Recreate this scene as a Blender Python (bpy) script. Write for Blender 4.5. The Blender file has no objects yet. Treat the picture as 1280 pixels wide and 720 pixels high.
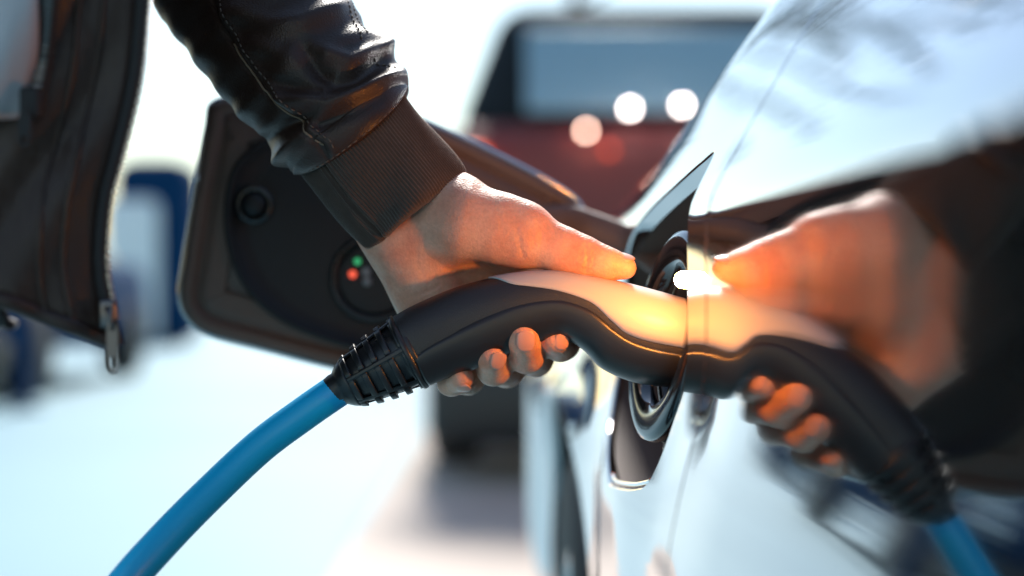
import bpy, bmesh, math, random
import numpy as np
from mathutils import Vector, Matrix
from mathutils.geometry import delaunay_2d_cdt
random.seed(7); np.random.seed(7)
sc = bpy.context.scene
R = math.radians

# ------------------------------------------------------------------ camera
CAM_H = 0.80
cam_d = bpy.data.cameras.new('camera'); cam = bpy.data.objects.new('camera', cam_d)
sc.collection.objects.link(cam); sc.camera = cam
cam.location = (0, 0, CAM_H); cam.rotation_euler = (R(90), 0, 0)
cam_d.lens = 50; cam_d.sensor_width = 36; cam_d.clip_start = 0.02; cam_d.clip_end = 3000
cam_d.dof.use_dof = True; cam_d.dof.focus_distance = 0.765; cam_d.dof.aperture_fstop = 2.6
cam_d.dof.aperture_blades = 0
# ------------------------------------------------------------------ world, sun, exposure
SUN_EL, SUN_AZ = 44.0, 3.0         # azimuth measured from the view direction, negative = left
w = bpy.data.worlds.new('World'); sc.world = w; w.use_nodes = True
nt = w.node_tree; nt.nodes.clear()
sky = nt.nodes.new('ShaderNodeTexSky'); sky.sky_type = 'NISHITA'; sky.sun_disc = False
sky.sun_elevation = R(SUN_EL); sky.sun_rotation = R(SUN_AZ); sky.air_density = 1.4; sky.dust_density = 0.2; sky.ozone_density = 0.8
bg = nt.nodes.new('ShaderNodeBackground'); bg.inputs['Strength'].default_value = 0.09
wo = nt.nodes.new('ShaderNodeOutputWorld')
nt.links.new(sky.outputs[0], bg.inputs[0]); nt.links.new(bg.outputs[0], wo.inputs[0])
sd = bpy.data.lights.new('sun', 'SUN'); sd.energy = 3.6; sd.angle = R(12); sd.color = (1, .95, .88)
sun = bpy.data.objects.new('sun', sd); sc.collection.objects.link(sun)
az, el = R(SUN_AZ), R(SUN_EL)
sdir = Vector((math.sin(az)*math.cos(el), math.cos(az)*math.cos(el), math.sin(el)))
sun.rotation_euler = sdir.to_track_quat('Z', 'Y').to_euler()
sc.view_settings.view_transform = 'Standard'; sc.view_settings.look = 'None'
sc.view_settings.exposure = 1.05; sc.view_settings.gamma = 1; sc.view_settings.use_curve_mapping = False
sc.render.engine = 'CYCLES'
try:
    sc.cycles.use_denoising = True; sc.cycles.denoiser = 'OPENIMAGEDENOISE'
except Exception: pass
sc.cycles.max_bounces = 8; sc.cycles.sample_clamp_indirect = 6.0
sc.cycles.caustics_reflective = False; sc.cycles.caustics_refractive = False

# ------------------------------------------------------------------ helpers
F = 1280*50/36.0
def P(px, py, d):
    """a place in the scene: its bearing, its height and its distance d along the view"""
    return Vector(((px-640)/F*d, d, CAM_H+(360-py)/F*d))
def PH(px, py, dd): return P(px, py, 0.78+dd)

def link(o, parent=None):
    sc.collection.objects.link(o)
    if parent: o.parent = parent
    return o
def tag(o, label=None, cat=None, group=None, kind=None):
    for k, v in (('label', label), ('category', cat), ('group', group), ('kind', kind)):
        if v: o[k] = v
    return o
def thing(name, label, cat, loc=(0, 0, 0), group=None):
    o = bpy.data.objects.new(name, None); o.location = loc; o.empty_display_size = .05
    return tag(link(o), label, cat, group)
def place(o, parent):
    """parent o (built in world coordinates) under an Empty, keeping its place"""
    if parent is not None:
        o.parent = parent
        m = Matrix.Translation(Vector(parent['_at']) if '_at' in parent else Vector((0, 0, 0)))
    return o
def mesh_obj(name, verts, faces, mat, parent=None, smooth=True, normals=None):
    me = bpy.data.meshes.new(name)
    me.from_pydata([tuple(v) for v in verts], [], [tuple(f) for f in faces])
    me.update()
    if smooth: me.polygons.foreach_set('use_smooth', [True]*len(me.polygons))
    if normals is not None: me.normals_split_custom_set_from_vertices([tuple(n) for n in normals])
    if mat: me.materials.append(mat)
    return link(bpy.data.objects.new(name, me), parent)
def bm_obj(name, bm, mat, parent=None, smooth=True):
    me = bpy.data.meshes.new(name); bm.to_mesh(me); bm.free()
    if smooth: me.polygons.foreach_set('use_smooth', [True]*len(me.polygons))
    if mat: me.materials.append(mat)
    return link(bpy.data.objects.new(name, me), parent)
def grid_faces(n, m, wrap_m=False, off=0, flip=False):
    fs = []
    for i in range(n-1):
        for j in range(m if wrap_m else m-1):
            a, b = off+i*m+j, off+i*m+(j+1) % m
            c, d_ = off+(i+1)*m+(j+1) % m, off+(i+1)*m+j
            fs.append((a, d_, c, b) if flip else (a, b, c, d_))
    return fs
def catmull(pts, n):
    """smooth curve through points (any dimension), n samples"""
    p = np.array(pts, float); p = np.vstack([2*p[0]-p[1], p, 2*p[-1]-p[-2]])
    out = []
    segs = len(pts)-1
    for t in np.linspace(0, segs-1e-9, n):
        i = int(t); u = t-i
        p0, p1, p2, p3 = p[i:i+4]
        out.append(.5*((2*p1)+(-p0+p2)*u+(2*p0-5*p1+4*p2-p3)*u*u+(-p0+3*p1-3*p2+p3)*u**3))
    return np.array(out)
def closed_smooth(pts, n):
    p = [np.array(q, float) for q in pts]; k = len(p); out = []
    for t in np.linspace(0, k, n, endpoint=False):
        i = int(t) % k; u = t-int(t)
        p0, p1, p2, p3 = p[i-1], p[i], p[(i+1) % k], p[(i+2) % k]
        out.append(.5*((2*p1)+(-p0+p2)*u+(2*p0-5*p1+4*p2-p3)*u*u+(-p0+3*p1-3*p2+p3)*u**3))
    return np.array(out)
def frames(c):
    c = np.array(c); t = np.gradient(c, axis=0); t /= np.linalg.norm(t, axis=1)[:, None]
    ref = np.array([0, -1., 0.])
    fr = []
    for k in range(len(c)):
        n = ref-t[k]*np.dot(ref, t[k]); n /= np.linalg.norm(n); ref = n
        fr.append((n, np.cross(t[k], n)))
    return t, fr
def tube(name, c, rad, mat, parent=None, seg=16, cap=True, flat=1.0):
    c = np.array(c); t, fr = frames(c)
    rad = rad if hasattr(rad, '__len__') else [rad]*len(c)
    vs = []
    for k in range(len(c)):
        n, b = fr[k]
        for j in range(seg):
            a = 2*math.pi*j/seg
            vs.append(c[k]+rad[k]*(math.cos(a)*n*flat+math.sin(a)*b))
    fs = grid_faces(len(c), seg, True, flip=True)
    if cap:
        fs.append(tuple(range(seg))); fs.append(tuple(reversed(range((len(c)-1)*seg, len(c)*seg))))
    return mesh_obj(name, vs, fs, mat, parent)
def lathe(name, origin, axis, prof, mat, parent=None, seg=48, up=(0, 0, 1), sx=1.0):
    """prof: list of (along, radius)"""
    o = np.array(origin); a = np.array(axis, float); a /= np.linalg.norm(a)
    u = np.array(up, float); u -= a*np.dot(u, a); u /= np.linalg.norm(u); v = np.cross(a, u)
    vs = []
    for s, r in prof:
        for j in range(seg):
            th = 2*math.pi*j/seg
            vs.append(o+a*s+r*(math.cos(th)*u+math.sin(th)*v*sx))
    return mesh_obj(name, vs, grid_faces(len(prof), seg, True), mat, parent)
def rbox(name, c, size, bev, mat, parent=None, taper=(1, 1), rot=None, shift=(0, 0), seg=3):
    bm = bmesh.new(); bmesh.ops.create_cube(bm, size=1)
    for v in bm.verts:
        top = v.co.z > 0
        x, y, z = v.co.x*size[0], v.co.y*size[1], v.co.z*size[2]
        if top: x = x*taper[0]+shift[0]; y = y*taper[1]+shift[1]
        v.co = (x, y, z)
    if bev: bmesh.ops.bevel(bm, geom=list(bm.edges), offset=bev, segments=seg, affect='EDGES', profile=.5)
    if rot is not None: bmesh.ops.transform(bm, matrix=rot, verts=bm.verts)
    bmesh.ops.translate(bm, vec=Vector(c), verts=bm.verts)
    return bm_obj(name, bm, mat, parent)
def sstep(x, a, b):
    t = np.clip((x-a)/(b-a), 0, 1); return t*t*(3-2*t)

# ------------------------------------------------------------------ materials
def mat(name, col, rough=.5, metal=0.0, coat=0.0, spec=.5, sss=0.0, sss_r=None, emis=None, emis_s=0.0,
        noise=None, bump=None, rnoise=None, coat_r=.03, sheen=0.0, bump2=None):
    """noise: (scale, other colour, sharpness)   bump: (scale, strength, distance)   rnoise: (scale, low, high)"""
    m = bpy.data.materials.new(name); m.use_nodes = True
    t = m.node_tree; b = t.nodes['Principled BSDF']
    b.inputs['Base Color'].default_value = (*col, 1); b.inputs['Roughness'].default_value = rough
    b.inputs['Metallic'].default_value = metal; b.inputs['Coat Weight'].default_value = coat
    b.inputs['Coat Roughness'].default_value = coat_r
    b.inputs['Specular IOR Level'].default_value = spec
    if sheen: b.inputs['Sheen Weight'].default_value = sheen
    if sss:
        b.inputs['Subsurface Weight'].default_value = sss
        b.inputs['Subsurface Radius'].default_value = sss_r or (1, .35, .2)
        b.inputs['Subsurface Scale'].default_value = .006
    if emis:
        b.inputs['Emission Color'].default_value = (*emis, 1); b.inputs['Emission Strength'].default_value = emis_s
    tc = t.nodes.new('ShaderNodeTexCoord')
    def ntex(scale, detail=4):
        n = t.nodes.new('ShaderNodeTexNoise'); n.inputs['Scale'].default_value = scale; n.inputs['Detail'].default_value = detail
        t.links.new(tc.outputs['Object'], n.inputs['Vector']); return n
    if noise:
        n = ntex(noise[0]); r = t.nodes.new('ShaderNodeValToRGB')
        r.color_ramp.elements[0].position = .5-noise[2]; r.color_ramp.elements[1].position = .5+noise[2]
        r.color_ramp.elements[0].color = (*col, 1); r.color_ramp.elements[1].color = (*noise[1], 1)
        t.links.new(n.outputs['Fac'], r.inputs['Fac']); t.links.new(r.outputs['Color'], b.inputs['Base Color'])
    if rnoise:
        n = ntex(rnoise[0], 6); mr = t.nodes.new('ShaderNodeMapRange')
        mr.inputs['From Min'].default_value = .3; mr.inputs['From Max'].default_value = .7
        mr.inputs['To Min'].default_value = rnoise[1]; mr.inputs['To Max'].default_value = rnoise[2]
        t.links.new(n.outputs['Fac'], mr.inputs['Value']); t.links.new(mr.outputs[0], b.inputs['Roughness'])
    last = None
    for bp in (bump, bump2):
        if not bp: continue
        if len(bp) > 3 and bp[3] == 'cell':
            n = t.nodes.new('ShaderNodeTexVoronoi'); n.inputs['Scale'].default_value = bp[0]
            t.links.new(tc.outputs['Object'], n.inputs['Vector']); out = n.outputs['Distance']
        else:
            n = ntex(bp[0], 3); out = n.outputs['Fac']
        bn = t.nodes.new('ShaderNodeBump'); bn.inputs['Strength'].default_value = bp[1]; bn.inputs['Distance'].default_value = bp[2]
        t.links.new(out, bn.inputs['Height'])
        if last: t.links.new(last.outputs[0], bn.inputs['Normal'])
        t.links.new(bn.outputs[0], b.inputs['Normal']); last = bn
    return m
M = {}
M['ground'] = mat('pale_concrete', (.17, .32, .37), .6, noise=(.35, (.12, .25, .31), .22), bump=(30, .1, .01))
M['skin'] = mat('skin', (.68, .335, .20), .48, spec=.38, sss=.30, rnoise=(260, .38, .60))
def skin_nodes(m):
    t = m.node_tree; b = t.nodes['Principled BSDF']; L = t.links.new
    tc = t.nodes.new('ShaderNodeTexCoord')
    def nz(scale, det, vec=None):
        n = t.nodes.new('ShaderNodeTexNoise'); n.inputs['Scale'].default_value = scale; n.inputs['Detail'].default_value = det
        L(vec or tc.outputs['Object'], n.inputs['Vector']); return n
    r = t.nodes.new('ShaderNodeValToRGB'); e = r.color_ramp.elements
    e[0].position = .34; e[0].color = (.62, .27, .175, 1); e[1].position = .66; e[1].color = (.72, .42, .30, 1)
    L(nz(48, 6).outputs['Fac'], r.inputs['Fac'])
    mr = t.nodes.new('ShaderNodeMapRange'); mr.inputs['From Min'].default_value = .3; mr.inputs['From Max'].default_value = .7
    mr.inputs['To Min'].default_value = .89; mr.inputs['To Max'].default_value = 1.05
    L(nz(520, 5).outputs['Fac'], mr.inputs['Value'])
    mx = t.nodes.new('ShaderNodeMix'); mx.data_type = 'RGBA'; mx.blend_type = 'MULTIPLY'; mx.inputs['Factor'].default_value = 1
    L(r.outputs['Color'], mx.inputs['A']); L(mr.outputs[0], mx.inputs['B']); L(mx.outputs['Result'], b.inputs['Base Color'])
    # fine criss-cross lines across the hand, and pores
    mp = t.nodes.new('ShaderNodeMapping'); mp.inputs['Rotation'].default_value = (0, R(18), 0); mp.inputs['Scale'].default_value = (520, 300, 110)
    L(tc.outputs['Object'], mp.inputs['Vector'])
    n1 = nz(1.0, 4, mp.outputs[0])
    v = t.nodes.new('ShaderNodeTexVoronoi'); v.inputs['Scale'].default_value = 800; L(tc.outputs['Object'], v.inputs['Vector'])
    b1 = t.nodes.new('ShaderNodeBump'); b1.inputs['Strength'].default_value = .45; b1.inputs['Distance'].default_value = .0005; L(n1.outputs['Fac'], b1.inputs['Height'])
    b2 = t.nodes.new('ShaderNodeBump'); b2.inputs['Strength'].default_value = .35; b2.inputs['Distance'].default_value = .0005; L(v.outputs['Distance'], b2.inputs['Height'])
    L(b1.outputs[0], b2.inputs['Normal']); L(b2.outputs[0], b.inputs['Normal'])
skin_nodes(M['skin'])
M['nail'] = mat('fingernail', (.62, .31, .23), .34, coat=.15, coat_r=.2, sss=.2)
M['leather'] = mat('brown_black_leather', (.028, .0145, .010), .46, spec=.36, noise=(25, (.037, .020, .014), .2), bump=(900, .3, .0006, 'cell'), bump2=(60, .15, .002), rnoise=(40, .36, .52))
M['rib'] = mat('ribbed_knit', (.045, .028, .02), .85, sheen=.3, noise=(120, (.06, .038, .028), .2), bump=(1800, .4, .0005))
M['thread'] = mat('stitch_thread', (.11, .08, .06), .7)
M['thread_light'] = mat('seam_thread', (.22, .15, .10), .7)
M['grey_cloth'] = mat('grey_cloth', (.42, .42, .44), .9, sheen=.2, bump=(900, .3, .0006))
M['shirt'] = mat('dark_shirt', (.02, .021, .025), .9)
M['denim'] = mat('dark_denim', (.02, .024, .035), .9, bump=(900, .3, .0006))
M['zip_metal'] = mat('zip_metal', (.5, .46, .42), .3, metal=1)
M['zip_dark'] = mat('dark_zip_metal', (.12, .11, .11), .3, metal=1)
M['zip_tape'] = mat('zip_tape', (.015, .013, .013), .8)
M['paint'] = mat('silver_paint', (.40, .41, .43), .055, metal=1, coat=.6, coat_r=.01)
def add_waves(m):
    # slight orange-peel and drawn-out waviness of lacquered sheet metal
    t = m.node_tree; b = t.nodes['Principled BSDF']
    tc = t.nodes.new('ShaderNodeTexCoord'); mp = t.nodes.new('ShaderNodeMapping'); mp.inputs['Scale'].default_value = (9, 1.6, 26)
    n = t.nodes.new('ShaderNodeTexNoise'); n.inputs['Scale'].default_value = 1.0; n.inputs['Detail'].default_value = 3
    bn = t.nodes.new('ShaderNodeBump'); bn.inputs['Strength'].default_value = .22; bn.inputs['Distance'].default_value = .0022
    t.links.new(tc.outputs['Object'], mp.inputs['Vector']); t.links.new(mp.outputs[0], n.inputs['Vector']); t.links.new(n.outputs['Fac'], bn.inputs['Height'])
    t.links.new(bn.outputs[0], b.inputs['Normal']); t.links.new(bn.outputs[0], b.inputs['Coat Normal'])
add_waves(M['paint'])
M['black_plastic'] = mat('black_plastic', (.012, .012, .013), .42, bump=(1600, .5, .0004), rnoise=(25, .36, .5))
M['black_smooth'] = mat('smooth_black_plastic', (.010, .010, .011), .36, bump=(1900, .2, .0002))
M['rubber'] = mat('black_rubber', (.012, .012, .013), .32, bump=(300, .15, .0006), rnoise=(60, .26, .45))
M['gloss_black'] = mat('gloss_black', (.008, .008, .009), .15, coat=.5)
M['grey_plastic'] = mat('grey_plastic', (.44, .43, .43), .35, bump=(1400, .15, .0002))
M['cable'] = mat('blue_cable', (.0, .45, .84), .42, coat=.15, coat_r=.3, noise=(14, (.0, .38, .74), .3), bump=(40, .12, .002), bump2=(500, .1, .0004))
M['liner'] = mat('brown_flap_liner', (.20, .115, .085), .5, bump=(700, .2, .0004), noise=(18, (.16, .095, .07), .3))
M['port_dark'] = mat('dark_port_plastic', (.11, .062, .045), .6, spec=.2, bump=(700, .2, .0003))
M['flap_dark'] = mat('dark_flap_recess', (.006, .006, .007), .55)
M['chrome'] = mat('chrome', (.85, .85, .86), .07, metal=1)
M['tyre'] = mat('tyre', (.016, .016, .016), .75, bump=(60, .4, .004))
M['rim'] = mat('alloy_rim', (.45, .46, .47), .25, metal=1)
M['dark_glass'] = mat('dark_glass', (.01, .012, .014), .03, coat=1)
M['red_led'] = mat('red_indicator', (.5, .03, .02), .3, emis=(1, .12, .06), emis_s=.5)
M['green_led'] = mat('green_indicator', (.02, .3, .1), .3, emis=(.08, .8, .3), emis_s=.2)
M['grey_led'] = mat('unlit_indicator', (.25, .25, .25), .3)
M['flare_glow'] = mat('flare_glow', (1, .7, .3), .3, emis=(1, .32, .05), emis_s=480)  # added emitter in place of the flare, warms plug, thumb and paint
M['red_paint'] = mat('red_paint', (.16, .026, .02), .55)
M['black_paint'] = mat('black_roof_paint', (.012, .016, .02), .8, spec=.2)
M['suv_glass'] = mat('sky_tinted_glass', (.30, .43, .48), .3, metal=.4)  # sky reflection put into the glass colour
M['tail'] = mat('tail_lamp', (.6, .03, .01), .25, emis=(1, .10, .03), emis_s=1.2)
M['lit'] = mat('lit_disc', (1, 1, 1), .3, emis=(1, .84, .78), emis_s=20)
M['lit_dim'] = mat('lit_disc_amber', (1, .8, .7), .3, emis=(1, .62, .48), emis_s=15)
M['blue_panel'] = mat('blue_cladding', (.003, .030, .085), .9, spec=.1)
M['white_panel'] = mat('white_panel', (.72, .74, .75), .5)

# ------------------------------------------------------------------ ground
bm = bmesh.new(); bmesh.ops.create_grid(bm, x_segments=40, y_segments=40, size=1200)
tag(bm_obj('ground', bm, M['ground'], smooth=False), kind='structure')

M['beige_floor'] = mat('beige_floor_colour', (.46, .38, .32), .7, noise=(1.5, (.38, .31, .26), .25), bump=(40, .2, .01))  # thin beige sheet over the ground, beneath and before the red car
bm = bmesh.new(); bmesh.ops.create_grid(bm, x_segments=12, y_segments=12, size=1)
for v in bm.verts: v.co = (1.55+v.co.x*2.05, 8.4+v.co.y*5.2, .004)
tag(bm_obj('floor_sheet', bm, M['beige_floor'], smooth=False), kind='structure')

# ------------------------------------------------------------------ electric car: side surface
def xs(d, z):
    """body side: sideways place of the skin at distance d along the car and height z (relative to 0.8 m)"""
    d = np.asarray(d, float); z = np.asarray(z, float)
    q0 = d-.69; x = .0876-.012*q0-.008*.5*(q0+np.sqrt(q0*q0+.06**2))+.001
    x = x+1.5*np.maximum(0, d-1.90)**2-.026*sstep(d, 1.64, 1.84)*sstep(-z, -.03, .14)
    x = x-.030*.5*(q0+np.sqrt(q0*q0+.06**2))*sstep(z, -.02, .06)*(1-sstep(d, 1.5, 1.9))
    q = z-.04-.0*d
    ramp = .5*(q+np.sqrt(q*q+.008**2))
    k = .58+1.45*.5*((d-.95)+np.sqrt((d-.95)**2+.05**2))
    x = x+k*ramp+1.1*np.maximum(0, z-.11)**2
    amp = .021+.005*sstep(d, .68, .85)-.006*sstep(d, .92, 1.05)
    x = x-amp*sstep(-z, .03, .135)-.030*np.exp(-((d-1.38)/.19)**2)*sstep(-z, .0, .10)
    # the door leans outwards already from its middle down
    nd = 1-sstep(d, .50, .70); qz = -z-.002
    x = x-nd*(.215*.5*(qz+np.sqrt(qz*qz+.010**2))-.021*sstep(-z, .03, .135)*1.0)*(1-sstep(-z, .16, .40)*.8)
    x = x+.9*np.maximum(0, -z-.27)**2
    return x
def S(d, z): return np.stack([xs(d, z), np.asarray(d, float)+0*np.asarray(z), CAM_H+np.asarray(z, float)+0*np.asarray(d)], -1)
def Sn(d, z):
    e = 1e-4
    a = S(d+e, z)-S(d-e, z); b = S(d, z+e)-S(d, z-e)
    n = np.cross(b, a); n /= np.linalg.norm(n, axis=-1)[..., None]
    return np.where(n[..., :1] > 0, -n, n)
def inside(poly, pts):
    x, y = pts[:, 0], pts[:, 1]; c = np.zeros(len(pts), bool); n = len(poly)
    for i in range(n):
        x1, y1 = poly[i]; x2, y2 = poly[i-1]
        if y1 == y2: continue
        c ^= ((y1 > y) != (y2 > y)) & (x < (x2-x1)*(y-y1)/(y2-y1)+x1)
    return c
def mindist(poly, pts):
    p = np.array(poly); q = np.roll(p, -1, 0); best = np.full(len(pts), 9e9)
    for a, b in zip(p, q):
        ab = b-a; t = np.clip(((pts-a)@ab)/max(ab@ab, 1e-12), 0, 1)
        best = np.minimum(best, np.linalg.norm(pts-a-t[:, None]*ab, axis=1))
    return best
def densify(poly, step):
    out = []; k = len(poly)
    for i in range(k):
        a, b = np.array(poly[i]), np.array(poly[(i+1) % k])
        n = max(1, int(np.linalg.norm(b-a)/step))
        for j in range(n): out.append(a+(b-a)*j/n)
    return np.array(out)
def panel(name, outer, holes, step, material, parent, hem=.010, r=.002):
    """sheet-metal panel lying on the body side, with rolled edges round its outline and its openings"""
    loops = [densify(outer, step*.7)]+[densify(h, step*.5) for h in holes]
    g0, g1 = loops[0].min(0), loops[0].max(0)
    gx, gy = np.meshgrid(np.arange(g0[0]+step*.5, g1[0], step), np.arange(g0[1]+step*.5, g1[1], step), indexing='ij')
    pts = np.stack([gx.ravel(), gy.ravel()], 1)
    ok = inside(loops[0], pts) & (mindist(loops[0], pts) > step*.45)
    for h in loops[1:]: ok &= ~inside(h, pts) & (mindist(h, pts) > step*.45)
    pts = pts[ok]
    allp = []; edges = []
    for L in loops:
        o = len(allp); allp += [tuple(q) for q in L]
        edges += [(o+i, o+(i+1) % len(L)) for i in range(len(L))]
    nb = len(allp); allp += [tuple(q) for q in pts]
    vv, ee, ff, ov, oe, of = delaunay_2d_cdt([Vector(q) for q in allp], edges, [], 0, 1e-7)
    V2 = np.array([tuple(v) for v in vv])
    fs = [f for f in ff]
    cen = np.array([V2[list(f)].mean(0) for f in fs])
    keep = inside(loops[0], cen)
    for h in loops[1:]: keep &= ~inside(h, cen)
    fs = [list(f) for f, k in zip(fs, keep) if k]
    V = S(V2[:, 0], V2[:, 1]); N = Sn(V2[:, 0], V2[:, 1])
    verts = list(V); norms = list(N); faces = []
    for f in fs:
        a, b, c = V[f[0]], V[f[1]], V[f[2]]
        faces.append(f if np.dot(np.cross(b-a, c-a), N[f[0]]) > 0 else f[::-1])
    for li, L in enumerate(loops):
        p3 = S(L[:, 0], L[:, 1]); n3 = Sn(L[:, 0], L[:, 1])
        tan = np.roll(p3, -1, 0)-np.roll(p3, 1, 0); tan /= np.linalg.norm(tan, axis=1)[:, None]
        out = np.cross(tan, n3); out /= np.linalg.norm(out, axis=1)[:, None]
        k = len(L)//3; mid = L[k]
        probe = np.array([L[i]+np.array([out[i][1], out[i][2]])*step*.3 for i in range(0, len(L), max(1, len(L)//24))])
        is_in = inside(L, probe).mean() > .5
        if (li == 0 and is_in) or (li > 0 and not is_in): out = -out
        rings = [(p3, n3)]
        for ph in (30, 60, 90):
            s, c = math.sin(R(ph)), math.cos(R(ph))
            rings.append((p3+r*s*out-r*(1-c)*n3, c*n3+s*out))
        rings.append((p3+r*out-hem*n3, out))
        base = len(verts); m = len(L)
        for q, nn in rings: verts += list(q); norms += list(nn)
        for i in range(len(rings)-1):
            for j in range(m):
                a, b = base+i*m+j, base+i*m+(j+1) % m; c, d_ = base+(i+1)*m+(j+1) % m, base+(i+1)*m+j
                nf = np.cross(verts[b]-verts[a], verts[d_]-verts[a])
                faces.append((a, b, c, d_) if np.dot(nf, norms[a]+norms[d_]) > 0 else (a, d_, c, b))
    return mesh_obj(name, verts, faces, material, parent, normals=norms)

car = thing('electric_car', 'silver electric car seen along its side with its charging port open', 'car', (0, 0, 0))
OPEN = closed_smooth([(.712, -.02), (.714, .045), (.728, .070), (.76, .069), (.82, .060), (.89, .048), (.96, .030), (1.02, .004), (1.045, -.035),
                      (1.035, -.070), (.99, -.096), (.93, -.112), (.89, -.121), (.865, -.1215), (.80, -.1145), (.765, -.1090), (.745, -.1045), (.731, -.096), (.721, -.078)], 120)
th = np.linspace(0, math.pi, 60)
arch = [(1.35+.36*math.cos(a), -.45+.36*math.sin(a)) for a in th]      # far foot .. near foot
outer = [(.654, .0), (.645, -.05), (.617, -.14), (.595, -.22), (.595, -.60), (.990, -.60)]+[(q[0], q[1]) for q in arch[::-1]]+[(1.71, -.58), (2.05, -.55), (2.12, -.2), (2.12, .0), (2.06, .12), (1.9, .19), (1.6, .22), (.654, .22)]
fender = panel('front_fender', outer, [OPEN], .012, M['paint'], car)
door = panel('front_door', [(-.55, -.60), (.590, -.60), (.590, -.22), (.612, -.14), (.640, -.05), (.649, .0), (.649, .20), (-.55, .20)], [], .012, M['paint'], car)
# black sheet standing in for the dark void behind the seam and panels
def strip_surf(name, d0, d1, z0, z1, dx, material, parent, nd=4, nz=30):
    d = np.linspace(d0, d1, nd); z = np.linspace(z0, z1, nz)
    D, Z = np.meshgrid(d, z, indexing='ij'); V = S(D, Z)+np.array([dx, 0, 0])
    return mesh_obj(name, V.reshape(-1, 3), grid_faces(nd, nz), material, parent)
strip_surf('seam_backing', .57, .668, -.58, .2, .014, M['rubber'], car)
# sill, bonnet, side window and roof: what closes the body above and below
strip_surf('sill', -.55, .99, -.68, -.602, .02, M['black_plastic'], car, 6, 6)
bp = []
ds = np.linspace(.654, 1.90, 24)
for d_ in ds:
    x0 = float(xs(d_, .221)); z0 = .222
    for q in np.linspace(0, 1, 16):
        bp.append((x0+q*(1.05-x0), d_, CAM_H+z0+.05*math.sin(q*math.pi/2)-.15*max(0, d_-1.3)**2*0))
mesh_obj('bonnet', bp, grid_faces(24, 16), M['paint'], car)
gp = []
for d_ in np.linspace(-.55, .60, 12):
    for q in np.linspace(0, 1, 10):
        top = .62-.9*max(0, d_-.15)*.9
        z = .215+q*(top-.215); gp.append((float(xs(d_, .20))+.01+q*.16, d_, CAM_H+z))
mesh_obj('side_window', gp, grid_faces(12, 10), M['dark_glass'], car)
rp = []
for d_ in np.linspace(-.55, .60, 12):
    for q in np.linspace(0, 1, 10):
        top = .625-.9*max(0, d_-.15)*.9
        rp.append((float(xs(d_, .20))+.168+q*.8, d_, CAM_H+top+.04*math.sin(q*math.pi/2)))
mesh_obj('roof', rp, grid_faces(12, 10), M['paint'], car)
# wheel arch liner, wheel
al = []
for a in np.linspace(0, math.pi, 40):
    for q in (0, .5, 1):
        d_, z_ = 1.35+.372*math.cos(a), -.45+.372*math.sin(a)
        al.append((float(xs(d_, z_))+.008+q*.28, d_, CAM_H+z_))
mesh_obj('wheel_arch_liner', al, grid_faces(40, 3), M['flap_dark'], car)
wx = float(xs(1.35, -.3))+.022
tprof = [(.20, .20), (.20, .30), (.185, .318), (.14, .326), (.05, .326), (.012, .315), (0, .29), (.004, .25), (.012, .218)]
tyre = lathe('wheel', (wx, 1.35, .327), (1, 0, 0), tprof, M['tyre'], car, 64)
lathe('rim', (wx, 1.35, .327), (1, 0, 0), [(.19, .20), (.02, .215), (.008, .222), (.006, .212), (.02, .20), (.06, .19)], M['rim'], tyre, 64)
for k in range(10):
    a = 2*math.pi*k/10
    rot = Matrix.Rotation(a, 4, 'X')
    rbox('spoke', Vector((wx+.03, 1.35, .327))+rot@Vector((0, 0, .115)), (.02, .035, .19), .005, M['rim'], tyre, taper=(1, .6), rot=rot)
lathe('hub_cap', (wx, 1.35, .327), (1, 0, 0), [(.012, .001), (.012, .02), (.016, .033), (.05, .036)], M['rim'], tyre, 32)
# tread blocks on the tyre
for k in range(44):
    a = 2*math.pi*k/44
    if -.6 > math.cos(a): continue
    rot = Matrix.Rotation(a, 4, 'X')
    rbox('tread_block', Vector((wx+.085, 1.35, .327))+rot@Vector((0, 0, .3265)), (.10, .028, .009), .002, M['tyre'], tyre, rot=rot, seg=1)

# ---------------------------------------------------------------- charging port
Lp = densify(OPEN, .006); m = len(Lp)
c0 = Lp.mean(0)
tv = []
levels = [(.004, 1.0), (.012, .985), (.03, .95), (.05, .90), (.062, .80), (.066, .6), (.066, .3), (.066, .01)]
for dep, scl in levels:
    q = c0+(Lp-c0)*scl
    base = S(Lp[:, 0], Lp[:, 1]) if scl > .97 else None
    V = S(q[:, 0], q[:, 1])
    if scl < .97: V[:, 0] = V[:, 0]*.35+.65*np.mean(V[:, 0])
    V[:, 0] += dep
    tv += list(V)
port = mesh_obj('charge_port', tv, grid_faces(len(levels), m, True), M['port_dark'], car)
# bright trim lip along the lower edge of the opening
lowpts = [q for q in Lp if q[1] < -.104 and q[0] < .89]
lowpts = sorted(lowpts, key=lambda q: q[0])
lp3 = S(np.array([q[0] for q in lowpts]), np.array([q[1]+.004 for q in lowpts]))+np.array([.003, 0, 0])
tube('trim_lip', lp3, .0016, M['chrome'], port, 10)
gl = S(Lp[:, 0]*1, Lp[:, 1]); gl = c0[0]*0+gl
AX = Vector((.968, .17, -.18)).normalized()      # the plug goes in along this
CEN = P(826, 418, .772)
def ring(name, s0, rad, prof, material, parent=port, cen=CEN):
    return lathe(name, cen+AX*s0, AX, [(a, rad+b) for a, b in prof], material, parent, 96)
ring('socket_flange', 0, .050, [(.008, -.012), (.001, -.011), (0, -.006), (-.0008, .004), (.001, .0075), (.005, .0085), (.010, .0075), (.012, 0)], M['gloss_black'])
ring('socket_ring', .012, .044, [(.02, -.008), (.001, -.008), (0, -.004), (.001, 0), (.004, .002), (.02, .002)], M['rubber'])
ring('socket_body', .02, .036, [(0, -.030), (0, 0), (.03, .004), (.05, .004)], M['black_smooth'])
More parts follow.
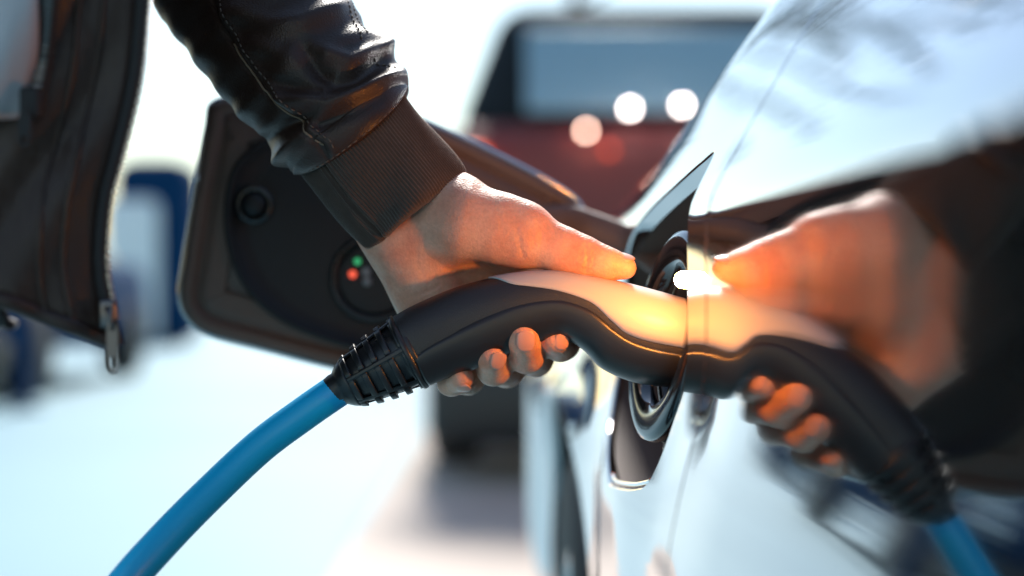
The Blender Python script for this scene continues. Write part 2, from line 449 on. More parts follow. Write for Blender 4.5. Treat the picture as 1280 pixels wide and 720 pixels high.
# second, lower socket (fast charge) half seen beneath
low = CEN+Vector((.016, .04, -.052))
lathe('lower_socket', low, AX, [(.03, .034), (.001, .034), (0, .030), (.002, .026), (.02, .025), (.02, .001)], M['black_smooth'], port, 64)
lathe('lower_socket_rim', low+AX*.004, AX, [(.02, .042), (.001, .042), (0, .039), (.002, .036), (.02, .036)], M['port_dark'], port, 64)
# added amber emitter standing in for the flare glow above the plug
la, lb = np.array(P(849, 350, .702)), np.array(P(869, 349, .702))
lprof = [(1-math.cos(a), math.sin(a)) for a in np.linspace(.05, math.pi/2, 9)]
lathe_o = lathe('flare_glow', la, lb-la, [(.0038*(a-.55), .0038*b) for a, b in lprof]+[(np.linalg.norm(lb-la), .0040)], M['flare_glow'], port, 32)
tag(lathe_o, 'small added amber glow in place of the flare, where the plug meets the port')

# ---------------------------------------------------------------- flap
def flap_d(px): return 1.0-.055*(780-px)/560
def FP(px, py, off=0.0):
    p = P(px, py, flap_d(px)); return p+Vector((.09, -1, .0))*off
flap_out = closed_smooth([(266, 124), (330, 116), (420, 118), (500, 136), (560, 160), (640, 198), (700, 231), (726, 252), (734, 274), (722, 292),
                          (690, 330), (640, 400), (580, 445), (520, 470), (470, 472), (412, 461), (330, 440), (262, 422), (233, 402), (221, 372), (226, 325), (240, 240), (254, 160)], 160)
cflap = np.array([455, 290.])
def flap_ring(inset, off):
    o = flap_out.copy(); t = np.roll(o, -1, 0)-np.roll(o, 1, 0); t /= np.linalg.norm(t, axis=1)[:, None]
    nrm = np.stack([-t[:, 1], t[:, 0]], 1)
    return [FP(*(q+nn*inset), off) for q, nn in zip(o, nrm)]
def loft(name, rings, material, parent, cap_first=False, cap_last=False):
    vs = [v for r_ in rings for v in r_]; k = len(rings[0]); fs = grid_faces(len(rings), k, True)
    if cap_first: fs.append(tuple(range(k))[::-1])
    if cap_last: fs.append(tuple(range((len(rings)-1)*k, len(rings)*k)))
    o = mesh_obj(name, vs, fs, material, parent)
    bm = bmesh.new(); bm.from_mesh(o.data); bmesh.ops.recalc_face_normals(bm, faces=bm.faces); bm.to_mesh(o.data); bm.free()
    return o
sgn = 1
flap = loft('charge_flap', [flap_ring(6, -.014), flap_ring(1, -.012), flap_ring(-1, -.008), flap_ring(0, -.002), flap_ring(3, 0), flap_ring(5, 0), flap_ring(6, -.003)], M['paint'], car, cap_first=True)
loft('flap_liner', [flap_ring(5.5, -.006), flap_ring(6, .0005), flap_ring(9, .003), flap_ring(16, .0035), flap_ring(24, .001), flap_ring(27, -.002), flap_ring(30, .001), flap_ring(40, .002), flap_ring(60, .002)], M['liner'], flap, cap_last=False)
loft('flap_back', [flap_ring(45, -.0015), flap_ring(46, -.0012)], M['liner'], flap, cap_last=True)
# round dark recess in the flap
cR = closed_smooth([(298, 205), (360, 165), (440, 150), (530, 185), (600, 240), (640, 300), (610, 370), (550, 420), (480, 440), (410, 425), (345, 395), (300, 345), (283, 275)], 96)
cc = cR.mean(0)
def rr(s, off): return [FP(*(cc+(q-cc)*s), off) for q in cR]
loft('flap_recess', [rr(1.02, .001), rr(1.01, .008), rr(.985, .010), rr(.96, .0085), rr(.93, .004), rr(.80, .003), rr(.5, .003)], M['flap_dark'], flap, cap_last=True)
def disc(name, px, py, rpx, off, h, material, ring_w=None, parent=flap):
    c = FP(px, py, off); r_ = rpx/F*c.y
    ax = Vector((.09, -1, 0))
    if ring_w: prof = [(0, r_), (h*.7, r_), (h, r_*.96), (h, r_*(1-ring_w)), (h*.2, r_*(1-ring_w)-.001)]
    else: prof = [(0, r_), (h*.7, r_), (h, r_*.85), (h*1.05, r_*.4), (h*1.06, .0001)]
    return lathe(name, c, ax, prof, material, parent, 32)
disc('bump_stop', 319, 257, 24, .004, .006, M['gloss_black'], .3)
disc('bump_stop_core', 319, 257, 14, .004, .010, M['flap_dark'])
disc('indicator_ring', 468, 348, 56, .004, .005, M['rubber'], .14)
disc('indicator_disc', 468, 348, 48, .0035, .002, M['flap_dark'])
disc('red_light', 441, 343, 5, .006, .003, M['red_led'])
disc('green_light', 447, 327, 4.5, .006, .003, M['green_led'])
disc('grey_button', 458, 340, 6, .006, .003, M['grey_led'])
disc('grey_button', 459, 352, 6, .006, .003, M['grey_led'])
disc('bolt_head', 247, 223, 3.5, .003, .002, M['chrome'])
# hinge arm
ha = catmull([FP(600, 300, .004), FP(690, 276, .006), FP(740, 285, .004), P(800, 309, .985), P(830, 330, .97)], 24)
tube('hinge_arm', ha, [.011]*24, M['liner'], flap, 12, flat=.5)

# ------------------------------------------------------------------ charging plug
plug = thing('charging_plug', 'black and grey charging plug with blue cable, held in the hand', 'charging plug', (0, 0, 0))
st = [((492, 395), (534, 482), .0195), ((520, 380), (560, 471), .0195), ((570, 359), (604, 456), .0190), ((620, 346), (640, 440), .0182), ((665, 340), (672, 428), .0175),
      ((700, 340), (702, 421), .0175), ((735, 345), (729, 436), .0185), ((765, 351), (752, 459), .0200), ((795, 358), (785, 474), .0215), ((825, 366), (815, 480), .0225), ((858, 375), (850, 483), .0225)]
NS = 90
stc = catmull([(*a, *b, w_) for a, b, w_ in st], NS)
def plug_pt(i, thd, off=0.0):
    """i: station (float ok), thd: angle from top (degrees), positive = camera side"""
    k = min(max(i, 0), NS-1); k0 = int(k); k1 = min(k0+1, NS-1); u = k-k0
    tx, ty, bx, by, wd = stc[k0]*(1-u)+stc[k1]*u
    dd = .768+.006*(tx-500)/350
    T, B = np.array(P(tx, ty, dd)), np.array(P(bx, by, dd))
    c = (T+B)/2; a = (T-B)/2; L = np.linalg.norm(a); ah = a/L
    th_ = R(thd); e = 2/2.5
    cx = math.copysign(abs(math.cos(th_))**e, math.cos(th_)); sx = math.copysign(abs(math.sin(th_))**e, math.sin(th_))
    n = np.array([0, -1., 0])
    p = c+ah*cx*(L+off)+n*sx*(wd+off)
    return p
angs = [360*j/56 for j in range(56)]
vs = [plug_pt(i, a) for i in range(NS) for a in angs]
fs = grid_faces(NS, 56, True); fs.append(tuple(range(56))[::-1]); fs.append(tuple(range((NS-1)*56, NS*56)))
handle = mesh_obj('handle', vs, fs, M['black_plastic'], plug)
def frac_to_ang(f):
    c = 1-2*np.clip(f, 0, 1); e = 2/2.5
    c = math.copysign(abs(c)**(1/e), c); return math.degrees(math.acos(c))
mid_x = (stc[:, 0]+stc[:, 2])/2
def shell(name, i0, i1, b_lo, b_hi, off, material, n=80, m_=32):
    """patch of the handle skin between two angle curves, raised by off, with turned-in edges"""
    rows = []
    for k in np.linspace(i0, i1, n):
        lo, hi = b_lo(k), b_hi(k)
        row = [plug_pt(k, lo, -.0006)]+[plug_pt(k, lo+(hi-lo)*q, off*min(1, .4+6*min(q, 1-q)*3)) for q in np.linspace(0, 1, m_)]+[plug_pt(k, hi, -.0006)]
        rows.append(row)
    first = [plug_pt(i0, b_lo(i0)+(b_hi(i0)-b_lo(i0))*q, -.0006) for q in np.linspace(0, 1, m_+2)]
    last = [plug_pt(i1, b_lo(i1)+(b_hi(i1)-b_lo(i1))*q, -.0006) for q in np.linspace(0, 1, m_+2)]
    rows = [first]+rows+[last]
    return mesh_obj(name, [p for r_ in rows for p in r_], grid_faces(len(rows), m_+2), material, plug)
def st_of_x(x): return float(np.interp(x, mid_x, np.arange(NS)))
gx = [(622, .0), (640, .10), (662, .19), (701, .30), (736, .345), (757, .43), (775, .51), (800, .535), (852, .54)]
gi = [st_of_x(a) for a, b in gx]; ga = [frac_to_ang(b) if b > 0 else 2 for a, b in gx]
gc = catmull(list(zip(gi, ga)), 200)
gang = lambda k: float(np.interp(k, gc[:, 0], gc[:, 1]))
shell('grey_top', gi[0], NS-1.5, lambda k: -gang(k), gang, .0008, M['grey_plastic'])
lx = [(513, .60), (540, .55), (580, .49), (620, .45), (660, .425), (700, .44), (736, .45), (762, .52), (785, .585), (820, .61), (852, .615)]
li = [st_of_x(a) for a, b in lx]; la = [frac_to_ang(b) for a, b in lx]
lc = catmull(list(zip(li, la)), 200)
lang = lambda k: float(np.interp(k, lc[:, 0], lc[:, 1]))
shell('lower_shell', 1.0, NS-1.5, lang, lambda k: 360-lang(k), .0007, M['black_smooth'], 90, 48)
# plug nose going into the socket
nose = (np.array(plug_pt(NS-2, 0))+np.array(plug_pt(NS-2, 180)))/2
lathe('plug_nose', nose, AX, [(-.004, .0225), (.02, .0225), (.024, .020), (.024, .001)], M['black_smooth'], plug, 48)
# strain relief: ribbed rubber collar
A0 = np.array(P(424, 486, .766)); A1 = np.array(P(514, 438.5, .768)); ax = A1-A0; Lc = np.linalg.norm(ax); axn = ax/Lc
rad_at = lambda q: np.interp(q, [0, .08, .2, .45, .75, 1.0, 1.06], [.0092, .0122, .0150, .0180, .0202, .0208, .0204])
relief = lathe('strain_relief', A0, ax, [(-.006, .0082)]+[(q*Lc, rad_at(q)-.0024*(1 if .16 < q < .93 else 0)) for q in (-.05, 0, .04, .08, .12, .155, .165, .25, .35, .45, .55, .65, .75, .85, .925, .935, 1.0, 1.03, 1.05)]+[(1.05*Lc, .012)], M['rubber'], plug, 64, up=(0, -1, 0))
up_ = np.array([0, -1., 0]); up_ -= axn*np.dot(up_, axn); up_ /= np.linalg.norm(up_); vv_ = np.cross(axn, up_)
def relief_piece(name, q0, q1, a0, a1, h, na=14):
    vs = []; prof = [(q0, -.0026), (q0+.005, h*.7), (q0+.018, h), (q1-.018, h), (q1-.005, h*.7), (q1, -.0026)]
    for k in range(na+1):
        a = R(a0+(a1-a0)*k/na)
        for q, off in prof:
            r_ = rad_at(q)+off
            if k in (0, na): r_ -= .0008
            vs.append(A0+ax*q+r_*(math.cos(a)*up_+math.sin(a)*vv_))
    fs = grid_faces(na+1, len(prof)); fs.append(tuple(range(len(prof)))); fs.append(tuple(range(na*len(prof), (na+1)*len(prof)))[::-1])
    return mesh_obj(name, vs, fs, M['rubber'], relief)
spine_a = [-8+60*k for k in range(6)]
for a in spine_a: relief_piece('spine', .15, .945, a-5, a+5, .0004, 6)
for a in spine_a:
    for k in range(5):
        q = .15+k*.185
        relief_piece('rib', q, q+.085, a+4, a+56, .0003)
lathe('lock_ring', A1-axn*.0035, ax, [(0, .0200), (.0003, .0216), (.001, .0220), (.003, .0218), (.0034, .0205)], M['rubber'], relief, 64)
# blue cable
cp = [P(432, 481, .766), P(416, 492, .766), P(380, 517, .764), P(325, 558, .758), P(262, 617, .745), P(205, 675, .728), P(150, 738, .705), P(70, 850, .66), P(-40, 1060, .62), P(-150, 1400, .62), P(-330, 1900, .66)]
cp += [Vector((cp[-1].x-.10, .72, .05)), Vector((cp[-1].x-.30, .85, .0105)), Vector((cp[-1].x-.8, 1.1, .0105)), Vector((cp[-1].x-1.6, 1.2, .0105))]
tube('cable', catmull([tuple(p) for p in cp], 160), .0092, M['cable'], plug, 28)

# ------------------------------------------------------------------ person
person = thing('person', 'person in dark leather jacket reaching over to hold the charging plug', 'person', (0, 0, 0))
# ---- hand: one continuous skin from a distance field
def surface_nets(f, org, h):
    nx, ny, nz = f.shape
    cells = np.zeros((nx-1, ny-1, nz-1), np.int8)
    acc = np.zeros((nx-1, ny-1, nz-1, 3), np.float32); cnt = np.zeros((nx-1, ny-1, nz-1), np.float32)
    def sl(o): return f[o[0]:nx-1+o[0], o[1]:ny-1+o[1], o[2]:nz-1+o[2]]
    for axis in range(3):
        o1, o2 = [q for q in range(3) if q != axis]
        for a in (0, 1):
            for b in (0, 1):
                oa = [0, 0, 0]; oa[o1] = a; oa[o2] = b; ob = list(oa); ob[axis] = 1
                fa, fb = sl(oa), sl(ob); cr = (fa < 0) != (fb < 0)
                t = np.where(cr, fa/np.where(cr, fa-fb, 1), 0)
                for q in range(3): acc[..., q] += np.where(cr, oa[q]+(t if q == axis else 0), 0)
                cnt += cr
    act = cnt > 0
    idx = -np.ones(act.shape, np.int64); idx[act] = np.arange(act.sum())
    ii = np.argwhere(act); V = (ii+acc[act]/cnt[act][:, None])*h+np.array(org)
    faces = []
    for axis in range(3):
        o1, o2 = [q for q in range(3) if q != axis]
        a = [slice(None)]*3; b = [slice(None)]*3; a[axis] = slice(0, -1); b[axis] = slice(1, None)
        s0, s1 = f[tuple(a)] < 0, f[tuple(b)] < 0
        e = np.argwhere(s0 != s1); inn = s0[tuple(e.T)]
        lim = np.array(act.shape)
        ok = (e[:, o1] > 0) & (e[:, o2] > 0) & (e[:, o1] < lim[o1]) & (e[:, o2] < lim[o2]) & (e[:, axis] < lim[axis])
        e, inn = e[ok], inn[ok]
        def g(da, db):
            q = e.copy(); q[:, o1] -= da; q[:, o2] -= db; return idx[q[:, 0], q[:, 1], q[:, 2]]
        quad = np.stack([g(1, 1), g(0, 1), g(0, 0), g(1, 0)], 1)
        flip = inn if axis != 1 else ~inn
        quad[~flip] = quad[~flip][:, ::-1]
        faces.append(quad)
    return V, np.vstack(faces)
lo = np.array([-.145, .715, CAM_H-.075]); hi = np.array([.085, .872, CAM_H+.125]); H = .00095
X, Y, Z = [np.arange(lo[q], hi[q], H, dtype=np.float32) for q in range(3)]
GX, GY, GZ = np.meshgrid(X, Y, Z, indexing='ij', sparse=True)
def cap(a, b, r1, r2):
    a, b = np.array(a, np.float32), np.array(b, np.float32); ba = b-a; L2 = float(ba@ba)+1e-12
    t = np.clip(((GX-a[0])*ba[0]+(GY-a[1])*ba[1]+(GZ-a[2])*ba[2])/L2, 0, 1)
    dx = GX-a[0]-t*ba[0]; dy = GY-a[1]-t*ba[1]; dz = GZ-a[2]-t*ba[2]
    return np.sqrt(dx*dx+dy*dy+dz*dz)-(r1+(r2-r1)*t)
def smin(a, b, k):
    h = np.clip(.5+.5*(b-a)/k, 0, 1); return b+(a-b)*h-k*h*(1-h)
def smax(a, b, k): return -smin(-a, -b, k)
def chain(pts, k):
    o = None
    for (a, ra), (b, rb) in zip(pts[:-1], pts[1:]):
        c = cap(PH(*a), PH(*b), ra, rb); o = c if o is None else smin(o, c, k)
    return o
wr = cap(PH(462, 146, .020), PH(548, 249, .016), .021, .0190)
wr = smin(wr, cap(PH(412, 188, .022), PH(500, 291, .018), .021, .0185), .018)
MCP = {'index': (668, 370, .050), 'middle': (645, 394, .055), 'ring': (612, 417, .054), 'pinky': (575, 438, .046)}
palm = smin(wr, cap(PH(500, 291, .018), PH(546, 392, .026), .0210, .0200), .014)      # heel of the hand
for k_, r_ in (('index', .0125), ('middle', .0125), ('ring', .012), ('pinky', .0115)):
    palm = smin(palm, cap(PH(545, 292, .030), PH(*MCP[k_]), .018, r_), .010)
palm = smin(palm, cap(PH(584, 277, .0035), PH(648, 291, .001), .0225, .0170), .016)   # ball of the thumb
thumb = chain([((630, 288, .002), .0172), ((660, 296, .000), .0150), ((697, 311, -.004), .0118), ((716, 318, -.006), .0104), ((734, 323, -.008), .0098), ((758, 330, -.010), .0082), ((780, 334, -.011), .0064)], .006)
hand = smin(palm, thumb, .008)
# thumb web towards the index knuckle
hand = smin(hand, cap(PH(640, 318, .020), PH(664, 356, .042), .012, .011), .012)
fing = {
    'index': [(MCP['index'], .0120), ((702, 428, .038), .0100), ((699, 430, .008), .0090), ((694, 424, -.012), .0080)],
    'middle': [(MCP['middle'], .0122), ((668, 446, .034), .0104), ((657, 443, -.004), .0098), ((653, 424, -.0205), .0090)],
    'ring': [(MCP['ring'], .0115), ((634, 462, .032), .0098), ((618, 460, -.004), .0090), ((614, 446, -.0205), .0080)],
    'pinky': [(MCP['pinky'], .0100), ((586, 474, .028), .0082), ((564, 478, -.002), .0074), ((577, 473, -.0155), .0064)]}
allf = None
for nm, pts in fing.items():
    f_ = chain(pts, .004); allf = f_ if allf is None else smin(allf, f_, .0012)
hand = smin(hand, allf, .005)
def on_skin(px, py):
    """depth of the skin facing the camera at this bearing"""
    for dd in np.arange(-.05, .06, .0008):
        p = PH(px, py, dd); i, j, k = [int(round((p[q]-lo[q])/H)) for q in range(3)]
        if 0 <= i < hand.shape[0] and 0 <= j < hand.shape[1] and 0 <= k < hand.shape[2] and hand[i, j, k] < 0: return dd
    return 0
CREASES = [([(534, 282), (531, 296), (530, 310), (540, 322), (556, 334), (580, 342)], .0004, .0016), ([(536, 350), (552, 348), (572, 345)], .0004, .0011),
           ([(646, 286), (650, 304), (654, 322)], .0006, .0013), ([(731, 306), (735, 318), (732, 338)], .0008, .0012), ([(664, 290), (668, 312)], .0003, .0010),
           ([(512, 372), (530, 366), (548, 358)], .0004, .0011), ([(524, 300), (520, 322), (530, 348)], .0003, .0011), ([(739, 308), (742, 320), (739, 338)], .0005, .0010), ([(724, 304), (727, 314), (726, 324)], .0004, .0010), ([(620, 262), (626, 276), (628, 292)], .0003, .0011), ([(672, 276), (677, 290), (676, 304)], .0004, .0011)]
CRS = []
for pts, dep, wid in CREASES:
    q = catmull(pts, 24); CRS.append((np.array([tuple(PH(a, b, on_skin(a, b))) for a, b in q]), dep, wid))
V, Q = surface_nets(hand, lo, H)
body = mesh_obj('body', V, Q, M['skin'], person)
body['label'] = 'bare left hand gripping the plug, thumb along its top'
bmx = bmesh.new(); bmx.from_mesh(body.data)
for _ in range(3): bmesh.ops.smooth_vert(bmx, verts=bmx.verts, factor=.5, use_axis_x=True, use_axis_y=True, use_axis_z=True)
bmesh.ops.recalc_face_normals(bmx, faces=bmx.faces); bmx.normal_update()
co = np.array([tuple(v.co) for v in bmx.verts]); mv = np.zeros(len(co))
for q, dep, wid in CRS:
    best = np.full(len(co), 9e9)
    for a, b in zip(q[:-1], q[1:]):
        ab = b-a; t = np.clip(((co-a)@ab)/(ab@ab+1e-12), 0, 1); best = np.minimum(best, np.linalg.norm(co-a-t[:, None]*ab, axis=1))
    mv += dep*np.exp(-(best/wid)**2)
# slow unevenness of the flesh: tendons and pads
mv += .0005*np.sin(co[:, 0]*160+co[:, 2]*90)*np.sin(co[:, 1]*150+co[:, 2]*120)
for v, m_ in zip(bmx.verts, mv): v.co = v.co-v.normal*m_
bmx.to_mesh(body.data); bmx.free()
body.data.polygons.foreach_set('use_smooth', [True]*len(body.data.polygons))
# ---- fingernails
def nail(c, r_, v, n, wd, ln, curve=.8):
    v = Vector(v).normalized(); n = Vector(n); n = (n-v*n.dot(v)).normalized(); u = v.cross(n)
    vs = []; K = 14
    for i in range(K+1):
        b = -1+2*i/K
        wfac = max(.12, (1-abs(b)**(3.0 if b < 0 else 5.0)))**.5
        for j in range(K+1):
            a = -1+2*j/K
            x = a*wd*wfac; y = b*ln*(1-.12*a*a)
            edge = max(abs(a), abs(b) if b < 0 else 0)
            h = math.sqrt(max(0, r_*r_-(x*curve)**2))-r_ - .35*(y*y)/r_*(.5 if b > 0 else 1) + (.0001 if edge < .9 else -.0007)
            vs.append(c+u*x+v*y+n*(r_+h))
    o = mesh_obj('fingernail', vs, grid_faces(K+1, K+1), M['nail'], body)
    sm = o.modifiers.new('thickness', 'SOLIDIFY'); sm.thickness = .0006; sm.offset = -1
    return o
nail(PH(654, 423, -.0205), .0094, (.05, -.15, 1), (.18, -1, .02), .0056, .0062)
nail(PH(617, 446, -.0205), .0082, (.25, -.2, 1), (.45, -1, -.10), .0048, .0052)
nail(PH(580, 474, -.0150), .0066, (1, -.25, .15), (.35, -.7, -.9), .0036, .0042)
nail(PH(696, 423, -.0115), .0080, (.1, -.2, 1), (.42, -1, 0), .0046, .0050)
nail(PH(775, 333, -.0105), .0074, (1, -.02, -.22), (.12, -.40, 1), .0055, .0070)

# ---- jacket torso
E = catmull([(-700, 215), (-400, 208), (-200, 192), (0, 174), (100, 164), (200, 140), (250, 127), (330, 121), (390, 131), (432, 141)], 200)
def edge_x(z): py = 360-(z)*F/.66; return (np.interp(py, E[:, 0], E[:, 1])-640)/F*.66
jk = []
NZ, NC = 60, 90
base_curve = catmull([(0, .66), (-.045, .641), (-.09, .636), (-.18, .650), (-.27, .71), (-.335, .80), (-.335, .91), (-.28, 1.0), (-.20, 1.02), (-.155, .985)], NC)
def jpt(i, j, off=0.0):
    s = j/(NC-1); zt = i/(NZ-1)
    hem = -.027+.020*min(1, s/.10)*1.0+(-.02)*sstep(s, .1, .5)
    z = hem+zt*(.58-hem)
    x0 = float(edge_x(z)); bx, by = base_curve[j]
    sh = sstep(z, .36, .58)
    x = x0+bx*(1-.30*sh); y = by+(.82-by)*.45*sh
    t = base_curve[min(j+1, NC-1)]-base_curve[max(j-1, 0)]; t = t/np.linalg.norm(t)
    nrm = np.array([t[1], -t[0]]); nrm = nrm if nrm@np.array([bx+.17, by-.82]) > 0 else -nrm
    wv = .002*math.sin(j*.55+z*23)+.005*math.sin(z*41+j*.2)*math.exp(-z*2.5)+.003*math.sin(z*90+j)
    wv *= min(1, s/.04)
    return np.array([x+nrm[0]*(wv+off), y+nrm[1]*(wv+off), CAM_H+z])
vs = [jpt(i, j) for i in range(NZ) for j in range(NC)]
jacket = mesh_obj('jacket', vs, grid_faces(NZ, NC), M['leather'], person)
sm = jacket.modifiers.new('thickness', 'SOLIDIFY'); sm.thickness = .004; sm.offset = 0
# hem band & facing seam
def jcurve(jf, i0=0, i1=NZ-1, off=.003, n=120):
    out = []
    for i in np.linspace(i0, i1, n):
        a = int(i); u = i-a; b = min(a+1, NZ-1); j0 = int(jf); v = jf-j0
        p = (jpt(a, j0, off)*(1-u)+jpt(b, j0, off)*u)*(1-v)+(jpt(a, j0+1, off)*(1-u)+jpt(b, j0+1, off)*u)*v
        out.append(p)
    return np.array(out)
hemc = np.array([jpt(0, j, .001)+np.array([0, 0, .002]) for j in range(NC)])
tube('hem_piping', hemc, .004, M['leather'], jacket, 10)
seam = jcurve(3.2, 0, NZ-1, .0022, 160)
tube('facing_seam', seam, .0014, M['leather'], jacket, 8)
seam = jcurve(5.3, 0, NZ-1, .0022, 160)
tube('facing_seam', seam, .0014, M['leather'], jacket, 8)
# front zip: tape, teeth, slider, puller
ez = jcurve(0.0, 0, NZ-1, .0, 900)
tube('zip_tape', ez+np.array([.002, -.001, 0]), .0035, M['zip_tape'], jacket, 10)
seglen = np.concatenate([[0], np.cumsum(np.linalg.norm(np.diff(ez, axis=0), axis=1))])
tv, tf = [], []
for s in np.arange(.012, .34, .0024):
    k = int(np.searchsorted(seglen, s)); p = ez[k]; t = ez[k+1]-ez[k-1]; t /= np.linalg.norm(t)
    o = np.array([1., -.25, 0]); o -= t*(o@t); o /= np.linalg.norm(o); b = np.cross(t, o)
    base = len(tv)
    for sa in (.001, .0062):
        for sb in (-.0018, .0018):
            for sc_ in (-.0007, .0007): tv.append(p+o*sa+b*sb*(1 if sa < .004 else .7)+t*sc_)
    for f in ((0, 1, 3, 2), (4, 6, 7, 5), (0, 4, 5, 1), (2, 3, 7, 6), (0, 2, 6, 4), (1, 5, 7, 3)): tf.append(tuple(base+q for q in f))
tag(mesh_obj('zip_teeth', tv, tf, M['zip_metal'], jacket, smooth=False), kind='stuff')
zp = P(135, 392, .655)
rbox('zip_slider', zp, (.008, .006, .014), .002, M['zip_dark'], jacket)
def puller(c, ln, wd, parent, material):
    o = []; n = 40
    for k in range(n):
        a = 2*math.pi*k/n; x = math.cos(a); z = math.sin(a)
        o.append((wd*math.copysign(abs(x)**.6, x), ln*math.copysign(abs(z)**.6, z)))
    vs = []
    for y, s in ((-.0012, .94), (-.0006, 1), (.0006, 1), (.0012, .94), (.0012, .0), (-.0012, .0)):
        for x, z in o: vs.append((c[0]+x*s, c[1]+y, c[2]+z*s))
    # ring with a slot near the lower end
    bm = bmesh.new()
    rings_ = []
    for y in (-.0013, .0013):
        outv = [bm.verts.new((c[0]+x, c[1]+y, c[2]+z)) for x, z in o]
        inn = [bm.verts.new((c[0]+x*.45, c[1]+y, c[2]-ln*.62+z*.22)) for x, z in o]
        rings_.append((outv, inn))
    for k in range(n):
        l = (k+1) % n
        (o0, i0), (o1, i1) = rings_
        bm.faces.new((o0[k], o0[l], i0[l], i0[k])); bm.faces.new((o1[k], i1[k], i1[l], o1[l]))
        bm.faces.new((o0[k], o1[k], o1[l], o0[l])); bm.faces.new((i0[k], i0[l], i1[l], i1[k]))
    bmesh.ops.recalc_face_normals(bm, faces=bm.faces)
    return bm_obj('zip_puller', bm, material, parent, smooth=False)
puller(P(141, 432, .652), .0125, .0026, jacket, M['zip_dark'])
tube('zip_loop', [P(133, 384, .650), P(138, 396, .648), P(141, 404, .650), P(141, 414, .652)], .0013, M['zip_dark'], jacket, 8)
# grey cloth beside a second zip, at the side of the front panel
gj = []
for i in np.linspace(8.4, NZ-12, 60):
    for j in np.linspace(9.0, 22, 16):
        a = int(i); u = i-a; j0 = int(j); v = j-j0
        p = (jpt(a, j0, .006)*(1-u)+jpt(a+1, j0, .006)*u)*(1-v)+(jpt(a, j0+1, .006)*(1-u)+jpt(a+1, j0+1, .006)*u)*v
        gj.append(p+np.array([0, -.002*math.sin(j*1.1+i*.1), 0]))
go = mesh_obj('grey_cloth', gj, grid_faces(60, 16), M['grey_cloth'], jacket)
sm = go.modifiers.new('thickness', 'SOLIDIFY'); sm.thickness = .003
pz = jcurve(7.8, 8.6, NZ-12, .005, 500)
tube('pocket_zip_tape', pz, .0035, M['zip_tape'], jacket, 8)
sl_ = np.concatenate([[0], np.cumsum(np.linalg.norm(np.diff(pz, axis=0), axis=1))])
tv, tf = [], []
for s in np.arange(.004, .30, .0026):
    k = int(np.searchsorted(sl_, s)); k = min(max(k, 1), len(pz)-2); p = pz[k]; t = pz[k+1]-pz[k-1]; t /= np.linalg.norm(t)
    o = np.array([1., -.1, 0]); o -= t*(o@t); o /= np.linalg.norm(o); b = np.cross(t, o); base = len(tv)
    for sa in (-.0022, .0022):
        for sb in (-.0045, .0045):
            for sc_ in (-.0007, .0007): tv.append(p+o*sa+b*sb+t*sc_)
    for f in ((0, 1, 3, 2), (4, 6, 7, 5), (0, 4, 5, 1), (2, 3, 7, 6), (0, 2, 6, 4), (1, 5, 7, 3)): tf.append(tuple(base+q for q in f))
tag(mesh_obj('pocket_zip_teeth', tv, tf, M['zip_dark'], jacket, smooth=False), kind='stuff')
rbox('pocket_zip_slider', pz[3]+np.array([0, -.006, .004]), (.009, .006, .014), .002, M['zip_tape'], jacket)
puller(Vector(pz[3])+Vector((-.001, -.010, -.008)), .008, .0028, jacket, M['zip_tape'])
# shirt inside the open front, shoulders, trousers
sv = []
for z in np.linspace(-.03, .60, 24):
    sh = sstep(z, .40, .60)
    for k in range(40):
        a = 2*math.pi*k/40
        cx, cy = float(edge_x(z))-.265, .835
        sv.append((cx+.135*(1-.55*sh)*math.cos(a)-.0, cy+.16*(1-.6*sh)*math.sin(a), CAM_H+z))
fs = grid_faces(24, 40, True); fs.append(tuple(range(23*40, 24*40)))
mesh_obj('shirt', sv, fs, M['shirt'], person)
for y_ in (.75, .92):
    tube('trouser_leg', catmull([(-.50, y_, .84), (-.51, y_, .62), (-.51, y_+.005, .42), (-.53, y_+.01, .2), (-.54, y_+.01, .05)], 30), np.interp(np.linspace(0, 1, 30), [0, .3, .6, 1], [.085, .08, .065, .06]), M['denim'], person, 24)
    rbox('shoe', (-.50, y_+.01, .05), (.26, .09, .1), .03, M['gloss_black'], person, taper=(.75, .9), shift=(-.03, 0))
# the other sleeve, arm hanging beside the body
tube('sleeve', catmull([(-.40, .70, 1.30), (-.46, .66, 1.12), (-.50, .64, .98), (-.46, .63, .84), (-.40, .63, .76)], 40), np.interp(np.linspace(0, 1, 40), [0, .3, 1], [.075, .062, .045]), M['leather'], jacket, 28)

# ---- sleeve reaching to the plug
hem_c = np.array(PH(440, 165, .020)); cuff_c = np.array(PH(524, 270, .017))
cl = [PH(440, 164, .020), PH(434, 156, .0205), PH(400, 110, .026), PH(355, 52, .036), PH(310, -10, .05), PH(265, -75, .066), PH(200, -180, .09), PH(120, -330, .12), PH(70, -480, .14)]
NT, NA = 210, 168
cc_ = catmull([tuple(p) for p in cl], NT)
wprof = np.interp(np.arange(NT)/(NT-1)*8, [0, 1, 1.6, 2, 3, 4, 5, 6, 8], [.0395, .0405, .0425, .0440, .0455, .0475, .050, .054, .078])
dprof = wprof*np.interp(np.arange(NT)/(NT-1)*8, [0, 1, 3, 8], [1.0, 1.0, .92, .88])
tt, _ = frames(cc_)
def sleeve_frame(k):
    t = tt[k]; n = np.array([0, -1., 0]); n -= t*(n@t); n /= np.linalg.norm(n); return t, n, np.cross(n, t)
def to_px(p): return 640+p[0]/p[1]*F, 360-(p[2]-CAM_H)/p[1]*F
def zf(lst): return np.array([(180+a*.4585, b*.4585) for a, b in lst])
